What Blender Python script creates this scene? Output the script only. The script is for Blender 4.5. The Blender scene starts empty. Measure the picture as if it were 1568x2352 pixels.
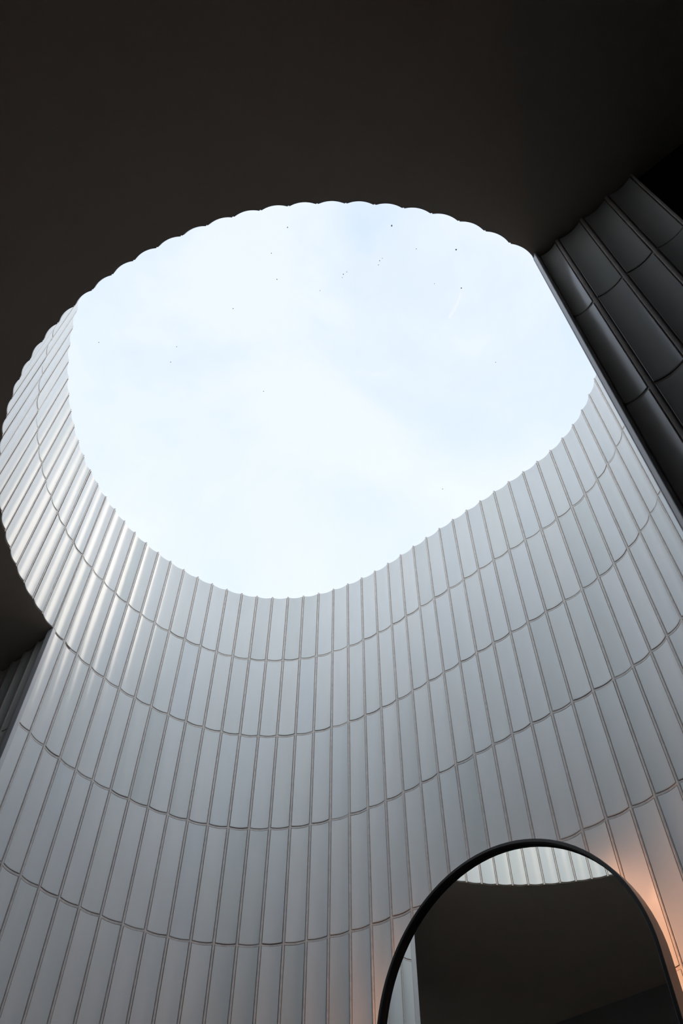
import bpy, bmesh, math, random
from mathutils import Matrix, Vector

random.seed(7)
sc = bpy.context.scene
COL = sc.collection

# ------------------------------------------------------------------ scale and plan frame
S = 1.28                    # ceiling height above the eye (m)
EYE = 1.45                  # eye height above the floor (m)
PH = 0.72791                # heading of the mirror wall
T2 = (math.cos(PH), -math.sin(PH))    # plan axis u: along the mirror wall
N2 = (math.sin(PH), math.cos(PH))     # plan axis v: into the niche
CEIL = EYE + S
ROW = 0.18757 * S           # tile course height (240 mm)
RIM = CEIL + 2 * ROW

def W(u, v, z=0.0):
    return Vector(((u * T2[0] + v * N2[0]) * S, (u * T2[1] + v * N2[1]) * S, z))

# ------------------------------------------------------------------ camera
F, VX, VY, ROLL = 1942.25, 787.007, -201.879, -0.0021825
cam_d = bpy.data.cameras.new('camera')
cam = bpy.data.objects.new('camera', cam_d)
COL.objects.link(cam)
cam_d.sensor_fit = 'VERTICAL'
cam_d.sensor_height = 36.0
cam_d.lens = F / 2352 * 36.0
cam_d.clip_start = 0.01
Zc = Vector(((VX - 784) / F, -(VY - 1176) / F, -1)).normalized()
Xc = Vector((math.cos(ROLL), math.sin(ROLL), 0))
Xc = (Xc - Zc * Xc.dot(Zc)).normalized()
Yc = Zc.cross(Xc)
cam.matrix_world = Matrix.Translation((0, 0, EYE)) @ Matrix((Xc, Yc, Zc)).to_4x4()
sc.camera = cam

# ------------------------------------------------------------------ sky
world = bpy.data.worlds.new('sky')
sc.world = world
world.use_nodes = True
nt = world.node_tree
nt.nodes.clear()
def wn(t, **kw):
    n = nt.nodes.new(t)
    for k, v in kw.items():
        setattr(n, k, v)
    return n
out = wn('ShaderNodeOutputWorld')
bg = wn('ShaderNodeBackground')
tc = wn('ShaderNodeTexCoord')
sep = wn('ShaderNodeSeparateXYZ')
nt.links.new(tc.outputs['Generated'], sep.inputs[0])
grad = wn('ShaderNodeValToRGB')          # paler towards the unseen horizon, brightened there to light the tiles; bluer overhead
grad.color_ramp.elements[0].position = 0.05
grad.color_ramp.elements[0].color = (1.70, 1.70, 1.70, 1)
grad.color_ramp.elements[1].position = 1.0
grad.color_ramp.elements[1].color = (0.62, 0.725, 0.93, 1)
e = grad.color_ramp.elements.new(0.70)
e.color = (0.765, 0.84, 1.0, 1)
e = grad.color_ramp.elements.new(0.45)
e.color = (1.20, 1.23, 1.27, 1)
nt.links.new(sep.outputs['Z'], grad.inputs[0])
noi = wn('ShaderNodeTexNoise')
noi.inputs['Scale'].default_value = 3.4
noi.inputs['Detail'].default_value = 6
noi.inputs['Roughness'].default_value = 0.55
noi.inputs['Distortion'].default_value = 0.4
nt.links.new(tc.outputs['Generated'], noi.inputs['Vector'])
cl = wn('ShaderNodeValToRGB')
cl.color_ramp.elements[0].position = 0.42
cl.color_ramp.elements[0].color = (0, 0, 0, 1)
cl.color_ramp.elements[1].position = 0.62
cl.color_ramp.elements[1].color = (0.7, 0.7, 0.7, 1)
nt.links.new(noi.outputs['Fac'], cl.inputs[0])
mx = wn('ShaderNodeMix', data_type='RGBA')
nt.links.new(cl.outputs['Color'], mx.inputs['Factor'])
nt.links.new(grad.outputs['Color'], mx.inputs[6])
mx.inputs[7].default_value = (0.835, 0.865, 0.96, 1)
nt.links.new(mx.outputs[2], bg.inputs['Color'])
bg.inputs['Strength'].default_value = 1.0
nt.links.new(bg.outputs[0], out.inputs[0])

# low hazy sun over the right-hand roof: warms the upper left of the shaft
sun_d = bpy.data.lights.new('sun', 'SUN')
sun_d.energy = 0.62
sun_d.angle = math.radians(25)
sun_d.color = (1.0, 0.84, 0.68)
sun = bpy.data.objects.new('sun', sun_d)
COL.objects.link(sun)
SUN_DIR = Vector((0.64, 0.31, 0.66)).normalized()      # towards the sun
sun.rotation_euler = SUN_DIR.to_track_quat('Z', 'Y').to_euler()

# ------------------------------------------------------------------ colour management
sc.view_settings.view_transform = 'Standard'
sc.view_settings.look = 'None'
sc.view_settings.gamma = 1.0
sc.view_settings.use_curve_mapping = False
sc.view_settings.exposure = 0.25
sc.cycles.max_bounces = 16
sc.cycles.diffuse_bounces = 10
sc.cycles.transparent_max_bounces = 16
sc.cycles.use_denoising = True

# ------------------------------------------------------------------ materials
def new_mat(name):
    m = bpy.data.materials.new(name)
    m.use_nodes = True
    b = m.node_tree.nodes['Principled BSDF']
    return m, m.node_tree, b

def mat_plain(name, col, rough=0.6, var=0.12, scale=6.0, metal=0.0, bump=0.0, bscale=60.0, spec=0.5):
    m, t, b = new_mat(name)
    co = t.nodes.new('ShaderNodeTexCoord')
    n = t.nodes.new('ShaderNodeTexNoise')
    n.inputs['Scale'].default_value = scale
    n.inputs['Detail'].default_value = 5
    t.links.new(co.outputs['Object'], n.inputs['Vector'])
    r = t.nodes.new('ShaderNodeValToRGB')
    r.color_ramp.elements[0].position = 0.3
    r.color_ramp.elements[1].position = 0.7
    r.color_ramp.elements[0].color = tuple(c * (1 - var) for c in col) + (1,)
    r.color_ramp.elements[1].color = tuple(min(1, c * (1 + var)) for c in col) + (1,)
    t.links.new(n.outputs['Fac'], r.inputs[0])
    t.links.new(r.outputs['Color'], b.inputs['Base Color'])
    b.inputs['Roughness'].default_value = rough
    b.inputs['Metallic'].default_value = metal
    b.inputs['Specular IOR Level'].default_value = spec
    if bump:
        n2 = t.nodes.new('ShaderNodeTexNoise')
        n2.inputs['Scale'].default_value = bscale
        n2.inputs['Detail'].default_value = 4
        t.links.new(co.outputs['Object'], n2.inputs['Vector'])
        bp = t.nodes.new('ShaderNodeBump')
        bp.inputs['Strength'].default_value = bump
        bp.inputs['Distance'].default_value = 0.002
        t.links.new(n2.outputs['Fac'], bp.inputs['Height'])
        t.links.new(bp.outputs['Normal'], b.inputs['Normal'])
    return m

def mat_glaze():
    m, t, b = new_mat('pale_glaze')
    L = t.links.new
    oi = t.nodes.new('ShaderNodeObjectInfo')
    r = t.nodes.new('ShaderNodeValToRGB')      # batch-to-batch tint of the single tile
    r.color_ramp.interpolation = 'LINEAR'
    cols = [(0.0, (0.775, 0.822, 0.812)), (0.2, (0.900, 0.918, 0.915)), (0.4, (0.84, 0.883, 0.898)),
            (0.6, (0.918, 0.932, 0.928)), (0.8, (0.865, 0.90, 0.885)), (1.0, (0.895, 0.918, 0.922))]
    el = r.color_ramp.elements
    el[0].position, el[0].color = cols[0][0], cols[0][1] + (1,)
    el[1].position, el[1].color = cols[-1][0], cols[-1][1] + (1,)
    for p, c in cols[1:-1]:
        x = el.new(p)
        x.color = c + (1,)
    L(oi.outputs['Random'], r.inputs[0])
    co = t.nodes.new('ShaderNodeTexCoord')
    mul = t.nodes.new('ShaderNodeMath')
    mul.operation = 'MULTIPLY'
    mul.inputs[1].default_value = 37.0
    L(oi.outputs['Random'], mul.inputs[0])
    add = t.nodes.new('ShaderNodeVectorMath')
    add.operation = 'ADD'
    L(co.outputs['Object'], add.inputs[0])
    L(mul.outputs[0], add.inputs[1])
    mp = t.nodes.new('ShaderNodeMapping')
    mp.inputs['Scale'].default_value = (1, 1, 0.25)
    L(add.outputs[0], mp.inputs['Vector'])
    n = t.nodes.new('ShaderNodeTexNoise')      # cloudy pooling of the glaze
    n.inputs['Scale'].default_value = 30
    n.inputs['Detail'].default_value = 3
    L(mp.outputs[0], n.inputs['Vector'])
    mix = t.nodes.new('ShaderNodeMix')
    mix.data_type = 'RGBA'
    mix.blend_type = 'MULTIPLY'
    mix.inputs['Factor'].default_value = 1.0
    r2 = t.nodes.new('ShaderNodeValToRGB')
    r2.color_ramp.elements[0].position = 0.3
    r2.color_ramp.elements[0].color = (0.95, 0.965, 0.97, 1)
    r2.color_ramp.elements[1].position = 0.7
    r2.color_ramp.elements[1].color = (1, 1, 1, 1)
    L(n.outputs['Fac'], r2.inputs[0])
    L(r.outputs['Color'], mix.inputs[6])
    L(r2.outputs['Color'], mix.inputs[7])
    L(mix.outputs[2], b.inputs['Base Color'])
    b.inputs['Roughness'].default_value = 0.24
    b.inputs['Specular IOR Level'].default_value = 0.55
    n3 = t.nodes.new('ShaderNodeTexNoise')
    n3.inputs['Scale'].default_value = 45
    n3.inputs['Detail'].default_value = 2
    L(mp.outputs[0], n3.inputs['Vector'])
    bp = t.nodes.new('ShaderNodeBump')
    bp.inputs['Strength'].default_value = 0.22
    bp.inputs['Distance'].default_value = 0.0015
    L(n3.outputs['Fac'], bp.inputs['Height'])
    L(bp.outputs['Normal'], b.inputs['Normal'])
    return m

M_TILE = mat_glaze()
M_EDGE = mat_plain('bare_clay_edge', (0.30, 0.26, 0.235), 0.8, 0.15, 80)
M_GROUT = mat_plain('grey_grout', (0.80, 0.755, 0.72), 0.9, 0.10, 120, bump=0.3, bscale=900)
M_SHELL = mat_plain('dark_render', (0.10, 0.10, 0.10), 0.9)
M_CEIL = mat_plain('dark_ceiling_paint', (0.50, 0.455, 0.395), 0.85, 0.04, 3, bump=0.15, bscale=700)
M_FLOOR = mat_plain('grey_floor', (0.36, 0.35, 0.335), 0.6, 0.10, 4, bump=0.1, bscale=200)
M_ROOM = mat_plain('charcoal_wall', (0.13, 0.13, 0.13), 0.8, 0.06, 4, bump=0.1, bscale=300)
M_BLACK = mat_plain('matt_black_panel', (0.012, 0.012, 0.012), 0.7, 0.1, 5)
M_TRIM = mat_plain('grey_trim', (0.66, 0.67, 0.70), 0.42, 0.05, 30)
M_FRAME = mat_plain('black_metal_frame', (0.012, 0.011, 0.012), 0.32, 0.2, 60, spec=0.5)
M_BACKB = mat_plain('white_backing_board', (0.78, 0.77, 0.75), 0.7, 0.1, 30)
M_DIRT = mat_plain('grey_dirt', (0.16, 0.17, 0.17), 0.9, 0.2, 400)

def mat_mirror():
    m, t, b = new_mat('silvered_glass')
    b.inputs['Base Color'].default_value = (0.94, 0.96, 0.935, 1)
    b.inputs['Metallic'].default_value = 1.0
    b.inputs['Roughness'].default_value = 0.0
    return m
M_MIRROR = mat_mirror()

def mat_glass():
    m = bpy.data.materials.new('skylight_glass')
    m.use_nodes = True
    t = m.node_tree
    t.nodes.clear()
    o = t.nodes.new('ShaderNodeOutputMaterial')
    tr = t.nodes.new('ShaderNodeBsdfTransparent')
    tr.inputs['Color'].default_value = (0.985, 0.995, 0.993, 1)
    gl = t.nodes.new('ShaderNodeBsdfGlossy')
    gl.inputs['Roughness'].default_value = 0.01
    fr = t.nodes.new('ShaderNodeFresnel')
    geo = t.nodes.new('ShaderNodeNewGeometry')
    ior = t.nodes.new('ShaderNodeMapRange')        # same air-to-glass reflectance on both faces of the sheet
    ior.inputs['To Min'].default_value = 1.25
    ior.inputs['To Max'].default_value = 1 / 1.25
    t.links.new(geo.outputs['Backfacing'], ior.inputs['Value'])
    t.links.new(ior.outputs[0], fr.inputs['IOR'])
    mix = t.nodes.new('ShaderNodeMixShader')
    t.links.new(fr.outputs[0], mix.inputs[0])
    t.links.new(tr.outputs[0], mix.inputs[1])
    t.links.new(gl.outputs[0], mix.inputs[2])
    t.links.new(mix.outputs[0], o.inputs[0])
    return m
M_GLASS = mat_glass()

def mat_led():
    m, t, b = new_mat('warm_led')
    b.inputs['Base Color'].default_value = (0.9, 0.8, 0.7, 1)
    b.inputs['Emission Color'].default_value = (1.0, 0.46, 0.25, 1)
    b.inputs['Emission Strength'].default_value = 4.2
    return m
M_LED = mat_led()

# ------------------------------------------------------------------ object helpers
def link(name, me, mat=None, parent=None):
    o = bpy.data.objects.new(name, me)
    COL.objects.link(o)
    if mat:
        me.materials.append(mat)
    if parent:
        o.parent = parent
    return o

def mesh_from(name, verts, faces, mats=None, smooth=False):
    me = bpy.data.meshes.new(name)
    me.from_pydata([tuple(v) for v in verts], [], faces)
    if mats:
        for p, mi in zip(me.polygons, mats):
            p.material_index = mi
    if smooth:
        for p in me.polygons:
            p.use_smooth = True
    me.update()
    return me

def structure(o, label, cat):
    o['kind'] = 'structure'
    o['label'] = label
    o['category'] = cat
    return o

def add_prism(vs, fs, pts, z0, z1):
    """closed prism over a plan polygon given as world xy points"""
    b = len(vs)
    n = len(pts)
    for p in pts:
        vs.append((p[0], p[1], z0))
    for p in pts:
        vs.append((p[0], p[1], z1))
    fs.append(tuple(b + i for i in reversed(range(n))))
    fs.append(tuple(b + n + i for i in range(n)))
    for i in range(n):
        j = (i + 1) % n
        fs.append((b + i, b + j, b + n + j, b + n + i))

def uv_prism(vs, fs, uvs, z0, z1):
    add_prism(vs, fs, [W(u, v) for u, v in uvs], z0, z1)

# ------------------------------------------------------------------ the tile
NOM = 0.0331 * S            # nominal pitch
GAP = 0.0056                # grout joint
SAG = 0.0037 * S            # hollow of the fluted face
NSEG = 6
HW = (NOM - GAP) / 2
HH = (ROW - GAP) / 2
def prof(x, half=NOM / 2):
    return SAG * (1 - (x / half) ** 2)

def build_tile():
    ch, dep = 0.0009, 0.0065
    xs = [-(HW - ch) + 2 * (HW - ch) * i / NSEG for i in range(NSEG + 1)]
    V, Fc, Nn, Mi = [], [], [], []
    def fn(x):
        s = -2 * SAG * x / (NOM / 2) ** 2
        return Vector((s, -1, 0)).normalized()
    def vert(x, y, z):
        V.append((x, y, z))
        return len(V) - 1
    def quad(ids, nrm, mi):
        Fc.append(ids)
        Nn.extend(nrm)
        Mi.append(mi)
    zin = HH - ch
    lo = [vert(x, prof(x), -zin) for x in xs]
    hi = [vert(x, prof(x), zin) for x in xs]
    xo = [-HW + 2 * HW * i / NSEG for i in range(NSEG + 1)]
    lo2 = [vert(x, prof(x) + ch, -HH) for x in xo]
    hi2 = [vert(x, prof(x) + ch, HH) for x in xo]
    lo3 = [vert(x, prof(x) + dep, -HH) for x in xo]
    hi3 = [vert(x, prof(x) + dep, HH) for x in xo]
    dn, up = Vector((0, -0.5, -0.85)).normalized(), Vector((0, -0.5, 0.85)).normalized()
    for i in range(NSEG):
        a, b = fn(xs[i]), fn(xs[i + 1])
        quad((lo[i], lo[i + 1], hi[i + 1], hi[i]), (a, b, b, a), 0)
        quad((lo2[i], lo2[i + 1], lo[i + 1], lo[i]), (dn, dn, b, a), 0)
        quad((hi[i], hi[i + 1], hi2[i + 1], hi2[i]), (a, b, up, up), 0)
        z = Vector((0, 0, -1))
        quad((lo3[i], lo3[i + 1], lo2[i + 1], lo2[i]), (z,) * 4, 1)
        z = Vector((0, 0, 1))
        quad((hi2[i], hi2[i + 1], hi3[i + 1], hi3[i]), (z,) * 4, 1)
    for s, k in ((-1, 0), (1, NSEG)):
        a = fn(xs[k])
        e_ = Vector((s * 0.85, -0.5, 0)).normalized()
        sd = Vector((s, 0, 0))
        q = (lo2[k], lo[k], hi[k], hi2[k])
        nq = (e_, a, a, e_)
        q2 = (lo3[k], lo2[k], hi2[k], hi3[k])
        if s > 0:
            q, nq, q2 = q[::-1], nq[::-1], q2[::-1]
        quad(q, nq, 0)
        quad(q2, (sd,) * 4, 1)
    me = bpy.data.meshes.new('tile')
    me.from_pydata(V, [], Fc)
    me.materials.append(M_TILE)
    me.materials.append(M_EDGE)
    for p, mi in zip(me.polygons, Mi):
        p.material_index = mi
        p.use_smooth = True
    me.normals_split_custom_set([tuple(n) for n in Nn])
    me.update()
    return me
TILE = build_tile()

def tile_matrix(A, B, zc, gap=GAP):
    """tile between plan joints A and B (world xy); outward = left of A->B"""
    t = Vector((B.x - A.x, B.y - A.y, 0))
    L = t.length
    t.normalize()
    n = Vector((-t.y, t.x, 0))
    m = Matrix(((t.x, n.x, 0, (A.x + B.x) / 2), (t.y, n.y, 0, (A.y + B.y) / 2), (0, 0, 1, zc), (0, 0, 0, 1)))
    m = m @ Matrix.Translation((0, random.uniform(-.0003, .0003), random.uniform(-.0003, .0003)))
    m = m @ Matrix.Rotation(random.gauss(0, 0.006), 4, 'Z') @ Matrix.Rotation(random.gauss(0, 0.0022), 4, 'X')
    sx = (L - gap) / (NOM - GAP)
    return m @ Matrix.Diagonal((sx, 1, 1, 1)).to_4x4()

def place_tiles(parent, cells, gap=GAP):
    for A, B, zc in cells:
        o = bpy.data.objects.new('tile', TILE)
        COL.objects.link(o)
        o.parent = parent
        o.matrix_world = tile_matrix(A, B, zc, gap)

def joined_tiles(parent, cells, gap=GAP):
    """courses the photograph does not reach, joined into one part"""
    V, Fc, Mi = [], [], []
    base = [v.co.copy() for v in TILE.vertices]
    fcs = [tuple(p.vertices) for p in TILE.polygons]
    mis = [p.material_index for p in TILE.polygons]
    for A, B, zc in cells:
        m = tile_matrix(A, B, zc, gap)
        k = len(V)
        V.extend(m @ v for v in base)
        Fc.extend(tuple(i + k for i in f) for f in fcs)
        Mi.extend(mis)
    me = mesh_from('lower_tiles', V, Fc)
    me.materials.append(M_TILE)
    me.materials.append(M_EDGE)
    for p, mi in zip(me.polygons, Mi):
        p.material_index = mi
    o = link('lower_tiles', me, None, parent)
    o['kind'] = 'stuff'
    return o

def local(A, B):
    t = Vector((B.x - A.x, B.y - A.y, 0))
    L = t.length
    t.normalize()
    return (A + B) / 2, t, Vector((-t.y, t.x, 0)), L

def grout_and_shell(name, joints, closed, levels, z0, z1, label, cat, pull=0.0, gap=GAP, rake=0.0):
    """wall body: raised grout beads in the recessed joints, bed behind the tiles, dark outer shell"""
    V, Fc, Mi = [], [], []
    n = len(joints)
    segs = [(i, (i + 1) % n) for i in range(n if closed else n - 1)]
    def q(a, b, c, d, mi=0):
        k = len(V)
        V.extend((a, b, c, d))
        Fc.append((k, k + 1, k + 2, k + 3))
        Mi.append(mi)
    z_ = lambda p, z: Vector((p.x, p.y, z))
    # vertical beads
    for i in range(n):
        prv = joints[(i - 1) % n] if (closed or i > 0) else None
        nxt = joints[(i + 1) % n] if (closed or i < n - 1) else None
        tt = Vector((0, 0, 0))
        if prv is not None:
            tt += (joints[i] - prv).normalized()
        if nxt is not None:
            tt += (nxt - joints[i]).normalized()
        tt.normalize()
        nn = Vector((-tt.y, tt.x, 0))
        g = gap / 2 + 0.0004
        cs = [(-g, .0045), (-g * .66, .0030), (-g * .48, .0005), (-g * .2, .0001), (g * .2, .0001), (g * .48, .0005), (g * .66, .0030), (g, .0045)]
        if prv is None:
            cs = [c for c in cs if c[0] > -g * .3]
        if nxt is None:
            cs = [c for c in cs if c[0] < g * .3]
        for (xa, ya), (xb, yb) in zip(cs, cs[1:]):
            a = joints[i] + tt * xa + nn * (ya + rake)
            b = joints[i] + tt * xb + nn * (yb + rake)
            q(z_(a, z0), z_(b, z0), z_(b, z1), z_(a, z1))
    # horizontal beads
    for i, j in segs:
        M, t, nn, L = local(joints[i], joints[j])
        xs = [-L / 2 + L * k / NSEG for k in range(NSEG + 1)]
        pp = [(x, SAG * (1 - (2 * x / L) ** 2)) for x in xs]
        g = GAP / 2 + 0.0004
        cs = [(-g, .0030), (-g * .6, .0010), (g * .5, .0008), (g * .7, .0030), (g, .0040)]
        for lev in levels:
            for (xa, ya), (xb, yb) in zip(pp, pp[1:]):
                for (za, oa), (zb, ob) in zip(cs, cs[1:]):
                    if lev + za < z0 - 1e-6 or lev + zb > z1 + 1e-6:
                        continue
                    q(z_(M + t * xa + nn * (ya + oa), lev + za), z_(M + t * xb + nn * (yb + oa), lev + za),
                      z_(M + t * xb + nn * (yb + ob), lev + zb), z_(M + t * xa + nn * (ya + ob), lev + zb))
    # bed and shell
    off_in, off_out = SAG + 0.006, 0.070
    inner, outer_ = [], []
    for i in range(n):
        prv = joints[(i - 1) % n] if (closed or i > 0) else joints[i]
        nxt = joints[(i + 1) % n] if (closed or i < n - 1) else joints[i]
        tt = (nxt - prv).normalized()
        nn = Vector((-tt.y, tt.x, 0))
        jb = joints[i]
        if pull and not closed and i == 0:           # the bed stops short of the corner trim
            jb = jb + tt * pull
        if pull and not closed and i == n - 1:
            jb = jb - tt * pull
        inner.append(jb + nn * off_in)
        k_ = 99 if closed else min(i, n - 1 - i)     # the body thins towards its free ends
        outer_.append(jb + nn * (off_in + 0.002 + (off_out - off_in) * min(1.0, k_ / 4)))
    for i, j in segs:
        q(z_(inner[i], z0), z_(inner[j], z0), z_(inner[j], z1), z_(inner[i], z1), 0)
        q(z_(outer_[j], z0), z_(outer_[i], z0), z_(outer_[i], z1), z_(outer_[j], z1), 1)
        q(z_(inner[i], z1), z_(inner[j], z1), z_(outer_[j], z1), z_(outer_[i], z1), 0)
        q(z_(outer_[i], z0), z_(outer_[j], z0), z_(inner[j], z0), z_(inner[i], z0), 0)
    if not closed:
        for i, f in ((0, 1), (n - 1, 0)):
            a, b = (inner[i], outer_[i]) if f else (outer_[i], inner[i])
            q(z_(b, z0), z_(a, z0), z_(a, z1), z_(b, z1), 0)
    me = mesh_from(name, V, Fc)
    me.materials.append(M_GROUT)
    me.materials.append(M_SHELL)
    for p, mi in zip(me.polygons, Mi):
        p.material_index = mi
    bm = bmesh.new()
    bm.from_mesh(me)
    bmesh.ops.remove_doubles(bm, verts=bm.verts, dist=1e-5)
    bm.to_mesh(me)
    bm.free()
    o = link(name, me)
    return structure(o, label, cat)

# ------------------------------------------------------------------ plan of the oval (joints of the flutes)
JO = [(-0.0536,0.4042),(-0.0651,0.3706),(-0.0787,0.3394),(-0.0947,0.3101),(-0.1131,0.2823),(-0.1336,0.2559),(-0.1559,0.2310),(-0.1797,0.2079),(-0.2048,0.1864),(-0.2311,0.1665),(-0.2587,0.1484),(-0.2876,0.1327),(-0.3176,0.1193),(-0.3487,0.1077),(-0.3805,0.0978),(-0.4129,0.0897),(-0.4457,0.0837),(-0.4787,0.0799),(-0.5118,0.0781),(-0.5450,0.0783),(-0.5781,0.0805),(-0.6108,0.0852),(-0.6429,0.0926),(-0.6741,0.1027),(-0.7045,0.1150),(-0.7340,0.1295),(-0.7627,0.1458),(-0.7904,0.1638),(-0.8169,0.1835),(-0.8419,0.2048),(-0.8654,0.2277),(-0.8873,0.2522),(-0.9075,0.2783),(-0.9259,0.3057),(-0.9424,0.3344),(-0.9568,0.3637),(-0.9692,0.3936),(-0.9796,0.4244),(-0.9880,0.4562),(-0.9940,0.4886),(-0.9973,0.5212),(-0.9980,0.5538),(-0.9963,0.5866),(-0.9921,0.6197),(-0.9853,0.6530),(-0.9760,0.6856),(-0.9640,0.7168),(-0.9489,0.7460),(-0.9301,0.7728),(-0.9079,0.7971),(-0.8829,0.8188),(-0.8558,0.8378),(-0.8264,0.8536),(-0.7951,0.8660),(-0.7628,0.8753),(-0.7303,0.8820),(-0.6974,0.8862),(-0.6638,0.8882),(-0.6300,0.8886),(-0.5962,0.8884),(-0.5625,0.8882),(-0.5285,0.8880),(-0.4944,0.8879),(-0.4604,0.8878),(-0.4266,0.8876),(-0.3927,0.8875),(-0.3585,0.8875),(-0.3243,0.8872),(-0.2910,0.8856),(-0.2587,0.8816),(-0.2272,0.8740),(-0.1967,0.8626),(-0.1678,0.8475),(-0.1409,0.8293),(-0.1165,0.8089),(-0.0955,0.7829),(-0.0756,0.7560),(-0.0588,0.7270),(-0.0457,0.6963),(-0.0356,0.6644),(-0.0281,0.6318),(-0.0230,0.5988),(-0.0203,0.5654),(-0.0202,0.5320),(-0.0227,0.4986),(-0.0272,0.4655),(-0.0394,0.4345)]
NJ = len(JO)
JW = [W(u, v) for u, v in JO]
LJ = 36                     # joint at the left jamb; joint 0 is at the right jamb
front = JW[LJ:] + [JW[0]]   # niche wall, floor to rim
back = JW[:LJ + 1]          # hangs above the ceiling only

# ------------------------------------------------------------------ setting: tiled walls
rows_all = int(RIM / ROW) + 1
lev_front = [RIM - ROW * k for k in range(1, rows_all) if RIM - ROW * k > 0.01]
wall_back = grout_and_shell('wall_back', front, False, lev_front, 0.0, RIM,
    'curved niche wall of pale glazed fluted tiles behind the arched mirror', 'wall', 0.015)
cells, low = [], []
for i in range(len(front) - 1):
    for k in range(rows_all):
        zc = RIM - ROW * (k + .5)
        if zc - HH < 0:
            continue
        (cells if (k < 6 and i < 42) else low).append((front[i], front[i + 1], zc))
place_tiles(wall_back, cells)
joined_tiles(wall_back, low)

wall_front = grout_and_shell('wall_front', back, False, [RIM - ROW], CEIL + 0.0003, RIM,
    'near side of the skylight shaft, two courses of pale fluted tiles above the ceiling', 'wall', 0.0, GAP, 0.0018)
cells = []
for i in range(LJ):
    for k in range(2):
        cells.append((back[i], back[i + 1], RIM - ROW * (k + .5)))
place_tiles(wall_front, cells)

# dark return walls either side of the niche (same tiles, in the unlit room)
RJ = [(-0.0493, 0.4046), (-0.0211, 0.4028), (0.0138, 0.4006), (0.0487, 0.3984), (0.0832, 0.3962)]
LJs = [(-1.0486 - 0.0343 * k, 0.3945) for k in range(16, -1, -1)] + [(-1.0143, 0.3945), (-0.9802, 0.3935)]
lev_dark = [CEIL - ROW * k for k in range(1, 12) if CEIL - ROW * k > 0.01]
def return_wall(name, js, label, seen_cols, seen_rows):
    jw = [W(u, v) for u, v in js]
    w = grout_and_shell(name, jw, False, lev_dark, 0.0, CEIL, label, 'wall', 0.0, 0.0078)
    c, l = [], []
    for i in range(len(jw) - 1):
        for k in range(12):
            zc = CEIL - ROW * (k + .5)
            if zc - HH < 0:
                continue
            (c if (i in seen_cols and k < seen_rows) else l).append((jw[i], jw[i + 1], zc))
    place_tiles(w, c, 0.0078)
    joined_tiles(w, l, 0.0078)
    return w
# outward must be +v: run the joints from low u to high u
return_wall('wall_right', RJ, 'dim fluted tile wall right of the niche, running up to the dark ceiling', range(4), 5)
return_wall('wall_left', LJs, 'dim fluted tile wall left of the niche, under the dark ceiling corner', range(12, 18), 4)

# ------------------------------------------------------------------ setting: corner trims
def trim(name, uvs, label):
    vs, fs = [], []
    uv_prism(vs, fs, uvs, 0.0, CEIL - 0.0005)
    me = mesh_from(name, vs, fs)
    bm = bmesh.new()
    bm.from_mesh(me)
    bmesh.ops.recalc_face_normals(bm, faces=bm.faces)
    bmesh.ops.bevel(bm, geom=[e for e in bm.edges if abs(e.verts[0].co.z - e.verts[1].co.z) > 1], offset=0.0012,
                    segments=2, affect='EDGES', profile=0.5)
    bm.to_mesh(me)
    bm.free()
    return structure(link(name, me, M_TRIM), label, 'trim')
trim('trim_1', [(-0.0552, 0.4160), (-0.0546, 0.4052), (-0.0492, 0.3985), (-0.0470, 0.4000), (-0.0470, 0.4160)],
     'slim grey metal corner strip at the right jamb of the niche')
trim('trim_2', [(-0.9805, 0.3905), (-0.9687, 0.3929), (-0.9730, 0.4010), (-0.9805, 0.4010)],
     'slim grey metal corner strip at the left jamb of the niche')

# ------------------------------------------------------------------ setting: ceiling with the scalloped bite
def bite(offset, notch):
    pts = []
    for i in range(LJ):
        M, t, nn, L = local(JW[i], JW[i + 1])
        g = 0.0011
        xs = [-L / 2, -L / 2 + g * .9, -L / 2 + g * 1.1] + [(-L / 2 + L * k / 12) for k in range(2, 11)] + [L / 2 - g * 1.1, L / 2 - g * .9]
        for x in xs:
            y = SAG * (1 - (2 * x / L) ** 2) + offset
            if abs(x) > L / 2 - g:
                y = SAG * (1 - (2 * (L / 2 - g) / L) ** 2) + offset + notch
            p = M + t * x + nn * y
            pts.append((p.x, p.y))
    pts.append((JW[LJ].x, JW[LJ].y))
    return pts
def xy(u, v):
    p = W(u, v)
    return (p.x, p.y)
UL, UR, VB = -1.66, 0.95, -0.385        # room: left end, right end, wall behind the camera
ring = bite(0.0006, 0.0016)
outline = ring + [xy(-0.975, 0.4000), xy(-0.985, 0.44), xy(UL - .05, 0.44), xy(UL - .05, VB - .05), xy(UR + .05, VB - .05), xy(UR + .05, 0.46), xy(-0.035, 0.44), xy(-0.0500, 0.4060)]
vs, fs = [], []
add_prism(vs, fs, outline, CEIL, CEIL + 0.0003)
me = mesh_from('ceiling', vs, fs)
bm = bmesh.new()
bm.from_mesh(me)
bmesh.ops.triangulate(bm, faces=[f for f in bm.faces if len(f.verts) > 4], ngon_method='EAR_CLIP')
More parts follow.
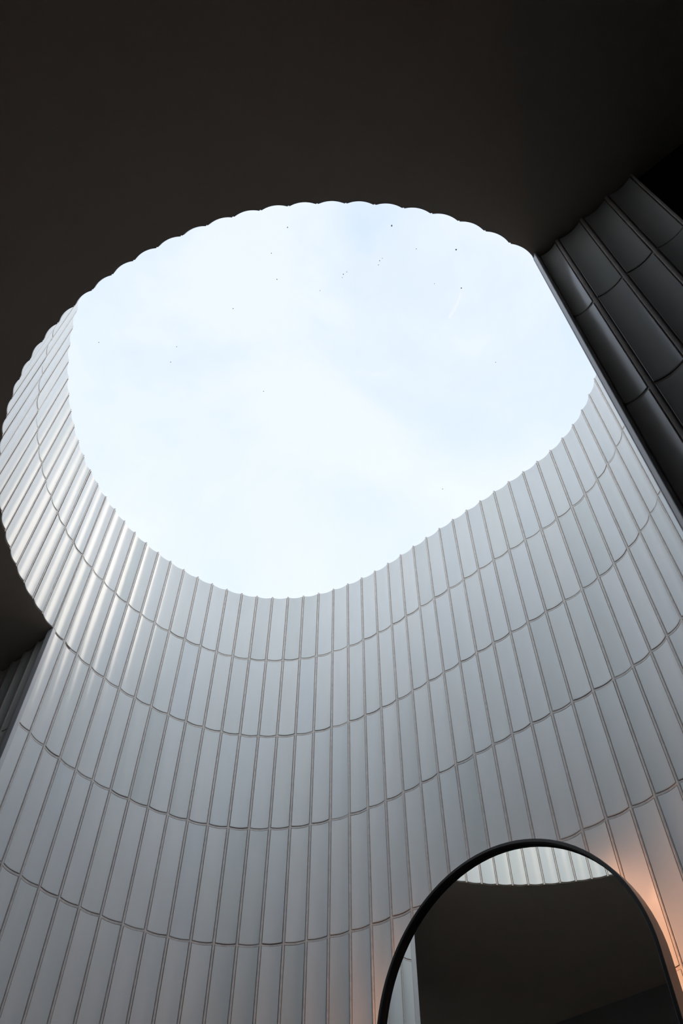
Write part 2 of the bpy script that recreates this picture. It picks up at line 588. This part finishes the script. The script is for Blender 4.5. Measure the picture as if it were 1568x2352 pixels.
# thicker slab set back behind the shaft walls
vs2, fs2 = [], []
slab = []
for i in range(LJ, -1, -1):
    c = W(-0.508, 0.483)
    d = (JW[i] - c).normalized()
    p = JW[i] + d * 0.085
    slab.append((p.x, p.y))
slab = slab[::-1]
add_prism(vs2, fs2, slab + [xy(-1.06, 0.40), xy(UL - .05, 0.44), xy(UL - .05, VB - .05), xy(UR + .05, VB - .05), xy(UR + .05, 0.46), xy(0.04, 0.44)], CEIL + 0.0003, CEIL + 0.12)
me2 = mesh_from('slab', vs2, fs2)
bm2 = bmesh.new()
bm2.from_mesh(me2)
bmesh.ops.triangulate(bm2, faces=[f for f in bm2.faces if len(f.verts) > 4], ngon_method='EAR_CLIP')
bm2.to_mesh(me2)
bm2.free()
bm.from_mesh(me2)
bmesh.ops.recalc_face_normals(bm, faces=bm.faces)
bm.to_mesh(me)
bm.free()
structure(link('ceiling', me, M_CEIL), 'dark matt ceiling with a scalloped edge around the skylight shaft', 'ceiling')

# ------------------------------------------------------------------ setting: floor and unlit room walls
def slab_box(name, uvs, z0, z1, mat, label, cat):
    vs, fs = [], []
    uv_prism(vs, fs, uvs, z0, z1)
    me = mesh_from(name, vs, fs)
    bm = bmesh.new()
    bm.from_mesh(me)
    bmesh.ops.recalc_face_normals(bm, faces=bm.faces)
    bm.to_mesh(me)
    bm.free()
    return structure(link(name, me, mat), label, cat)
slab_box('floor', [(UL - .05, VB - .05), (UR + .05, VB - .05), (UR + .05, 1.0), (UL - .05, 1.0)], -0.1, 0.0, M_FLOOR, 'grey floor of the dim room and niche', 'floor')
slab_box('wall_rear', [(UL - .05, VB - .05), (UR + .05, VB - .05), (UR + .05, VB), (UL - .05, VB)], 0.0, CEIL, M_ROOM, 'charcoal wall facing the niche, seen only in the mirror', 'wall')
slab_box('wall_end', [(UL - .05, VB), (UL, VB), (UL, 0.46), (UL - .05, 0.46)], 0.0, CEIL, M_ROOM, 'charcoal end wall at the left of the room', 'wall')
slab_box('wall_corner', [(0.0840, 0.4060), (UR, 0.4060), (UR, 0.46), (0.0840, 0.46)], 0.0, CEIL, M_BLACK, 'black wall surface beyond the right end of the dim tiles', 'wall')
slab_box('wall_side', [(UR, VB), (UR + .05, VB), (UR + .05, 0.46), (UR, 0.46)], 0.0, CEIL, M_BLACK, 'black end wall at the right of the room', 'wall')

# ------------------------------------------------------------------ setting: skylight glass
vs, fs = [], []
pane = []
cen = W(-0.508, 0.483)
for p in JW:
    d = (p - cen).normalized()
    q_ = p + d * 0.04
    pane.append((q_.x, q_.y))
add_prism(vs, fs, pane, RIM + 0.002, RIM + 0.010)
# only the two faces and the edge of a real sheet
me = mesh_from('window_1', vs, fs)
bm = bmesh.new()
bm.from_mesh(me)
bmesh.ops.recalc_face_normals(bm, faces=bm.faces)
bm.to_mesh(me)
bm.free()
win = structure(link('window_1', me, M_GLASS), 'clear skylight glass over the shaft, spotted with dirt', 'skylight')

SP = [[-0.215, 0.362, 3.2], [-0.343, 0.252, 1.7], [-0.392, 0.265, 2.0], [-0.663, 0.286, 2.0], [-0.633, 0.273, 1.5], [-0.161, 0.462, 2.8], [-0.194, 0.52, 2.2], [-0.58, 0.437, 1.5], [-0.467, 0.823, 1.7], [-0.508, 0.29, 1.5], [-0.375, 0.365, 1.5], [-0.23, 0.67, 1.3], [-0.327, 0.37, 1.6], [-0.320, 0.371, 1.2], [-0.332, 0.373, 1.2], [-0.267, 0.393, 1.8], [-0.273, 0.397, 1.5], [-0.261, 0.393, 1.3], [-0.209, 0.418, 1.4], [-0.416, 0.303, 1.6], [-0.729, 0.177, 1.4], [-0.223, 0.484, 1.3]]
bm = bmesh.new()
bmesh.ops.create_icosphere(bm, subdivisions=1, radius=1.0)
for v in bm.verts:
    v.co *= 1 + random.uniform(-.3, .25)
    v.co.z = v.co.z * 0.35 + 0.3
sp_me = bpy.data.meshes.new('dirt_speck')
bm.to_mesh(sp_me)
bm.free()
sp_me.materials.append(M_DIRT)
for u, v, r in SP:
    o = bpy.data.objects.new('dirt_speck', sp_me)
    COL.objects.link(o)
    o.parent = win
    o.location = W(u, v, RIM + 0.0100)
    o.rotation_euler = (0, 0, random.uniform(0, 6.28))
    k = r * 0.00075
    o.scale = (k, k * random.uniform(.6, 1.2), k)

# ------------------------------------------------------------------ arched mirror
U0, Z0 = -0.508, 0.4375              # arch centre (plan u, height above the eye)
R_IN, R_OUT = 0.1815, 0.1862
V_FRONT, V_GLASS, V_BACK = 0.8408, 0.8478, 0.8630
Z_BOT = -0.42                         # lower edge, out of frame
root = bpy.data.objects.new('arched_mirror', None)
COL.objects.link(root)
root.location = W(U0, V_BACK, EYE + Z_BOT * S)
root['label'] = 'tall arched mirror with thin black frame and warm backlight on the tiled wall'
root['category'] = 'mirror'

def arch(r, n=48, inset=0.0):
    """outline of the arch in (u, z) units of S, from lower right up and over to lower left"""
    zb = Z_BOT + inset
    rc = 0.05                       # rounded lower corners
    pts = []
    for k in range(7):
        a = -math.pi / 2 + (math.pi / 2) * k / 6
        pts.append((U0 + r - rc + rc * math.cos(a), zb + rc + rc * math.sin(a)))
    for k in range(n + 1):
        a = math.pi * k / n
        pts.append((U0 + r * math.cos(a), Z0 + r * math.sin(a)))
    for k in range(7):
        a = math.pi + (math.pi / 2) * k / 6
        pts.append((U0 - r + rc + rc * math.cos(a), zb + rc + rc * math.sin(a)))
    return pts
inv = Matrix.Translation(-root.location)
def P3(u, v, z):
    return W(u, v, EYE + z * S) - root.location
def loft(name, rings, mat, closed_ring=True, smooth=True):
    """rings: list of equal-length 3-D loops, swept in order and closed around"""
    V = [p for r in rings for p in r]
    n = len(rings[0])
    Fc = []
    m = len(rings)
    for a in range(m if closed_ring else m - 1):
        b = (a + 1) % m
        for i in range(n):
            j = (i + 1) % n
            Fc.append((a * n + i, a * n + j, b * n + j, b * n + i))
    me = mesh_from(name, V, Fc, smooth=False)
    bm = bmesh.new()
    bm.from_mesh(me)
    bmesh.ops.recalc_face_normals(bm, faces=bm.faces)
    for f in bm.faces:
        f.smooth = smooth
    bm.to_mesh(me)
    bm.free()
    me.set_sharp_from_angle(angle=math.radians(40))
    return link(name, me, mat, root)
def ringpts(r, v):
    return [P3(u, v, z) for u, z in arch(r, inset=R_OUT - r)]
c_ = 0.0007
frame = loft('frame', [ringpts(R_OUT, V_BACK), ringpts(R_OUT, V_FRONT + c_), ringpts(R_OUT - c_, V_FRONT),
                       ringpts(R_IN + c_, V_FRONT), ringpts(R_IN, V_FRONT + c_), ringpts(R_IN, V_GLASS - .0022),
                       ringpts(R_IN + .0012, V_GLASS - .0018), ringpts(R_IN + .0012, V_GLASS + .002), ringpts(R_OUT - .002, V_GLASS + .002), ringpts(R_OUT - .002, V_BACK)], M_FRAME)
def plate(name, r, v0, v1, mat):
    pts = arch(r, inset=R_OUT - r)
    n = len(pts)
    V = [P3(u, v0, z) for u, z in pts] + [P3(u, v1, z) for u, z in pts]
    Fc = [tuple(range(n)), tuple(range(2 * n - 1, n - 1, -1))] + [(i, i + n, (i + 1) % n + n, (i + 1) % n) for i in range(n)]
    me = mesh_from(name, V, Fc)
    bm = bmesh.new()
    bm.from_mesh(me)
    bmesh.ops.recalc_face_normals(bm, faces=bm.faces)
    bm.to_mesh(me)
    bm.free()
    return link(name, me, mat, root)
glass = plate('mirror_glass', R_IN + .0008, V_GLASS, V_GLASS + .002, M_MIRROR)
board = plate('back_board', R_OUT - .006, V_BACK - .004, V_BACK - .001, M_BACKB)
# LED tape down both sides of the back, shining onto the tiles
def led_strip(side):
    path = []
    for k in range(13):
        a = math.radians(46) * (1 - k / 12)
        path.append((math.cos(a), math.sin(a) * 1.0, 0.0))
    for k in range(1, 9):
        path.append((1.0, 0.0, -(Z0 - Z_BOT - 0.07) * k / 8))
    V, Fc = [], []
    for cx, sz, dz in path:
        for r, v in ((LED_R0, V_BACK - .001), (LED_R0, V_BACK + .009), (LED_R1, V_BACK + .009), (LED_R1, V_BACK - .001)):
            V.append(P3(U0 + side * r * cx, v, Z0 + r * sz + dz))
    m = len(path)
    for a in range(m - 1):
        for i in range(4):
            j = (i + 1) % 4
            Fc.append((a * 4 + i, a * 4 + j, a * 4 + 4 + j, a * 4 + 4 + i))
    Fc.append((0, 1, 2, 3))
    Fc.append((m * 4 - 1, m * 4 - 2, m * 4 - 3, m * 4 - 4))
    me = mesh_from('light_strip', V, Fc)
    bm = bmesh.new()
    bm.from_mesh(me)
    bmesh.ops.recalc_face_normals(bm, faces=bm.faces)
    bm.to_mesh(me)
    bm.free()
    o = link('light_strip', me, M_LED, root)
    o['label'] = 'warm glowing light strip behind the frame'
LED_R0, LED_R1 = R_OUT - 0.0082, R_OUT - 0.0066
led_strip(1)
led_strip(-1)
# wall spacers
for du, dz in ((-.10, .30), (.10, .30), (-.10, -.30), (.10, -.30)):
    V, Fc = [], []
    for s in range(12):
        a = 2 * math.pi * s / 12
        for vv in (V_BACK - .001, 0.8885):
            V.append(P3(U0 + du + .012 * math.cos(a), vv, dz + .012 * math.sin(a)))
    for s in range(12):
        t_ = (s + 1) % 12
        Fc.append((2 * s, 2 * s + 1, 2 * t_ + 1, 2 * t_))
    Fc.append(tuple(range(0, 24, 2)))
    Fc.append(tuple(range(23, 0, -2)))
    link('wall_spacer', mesh_from('wall_spacer', V, Fc), M_FRAME, root)
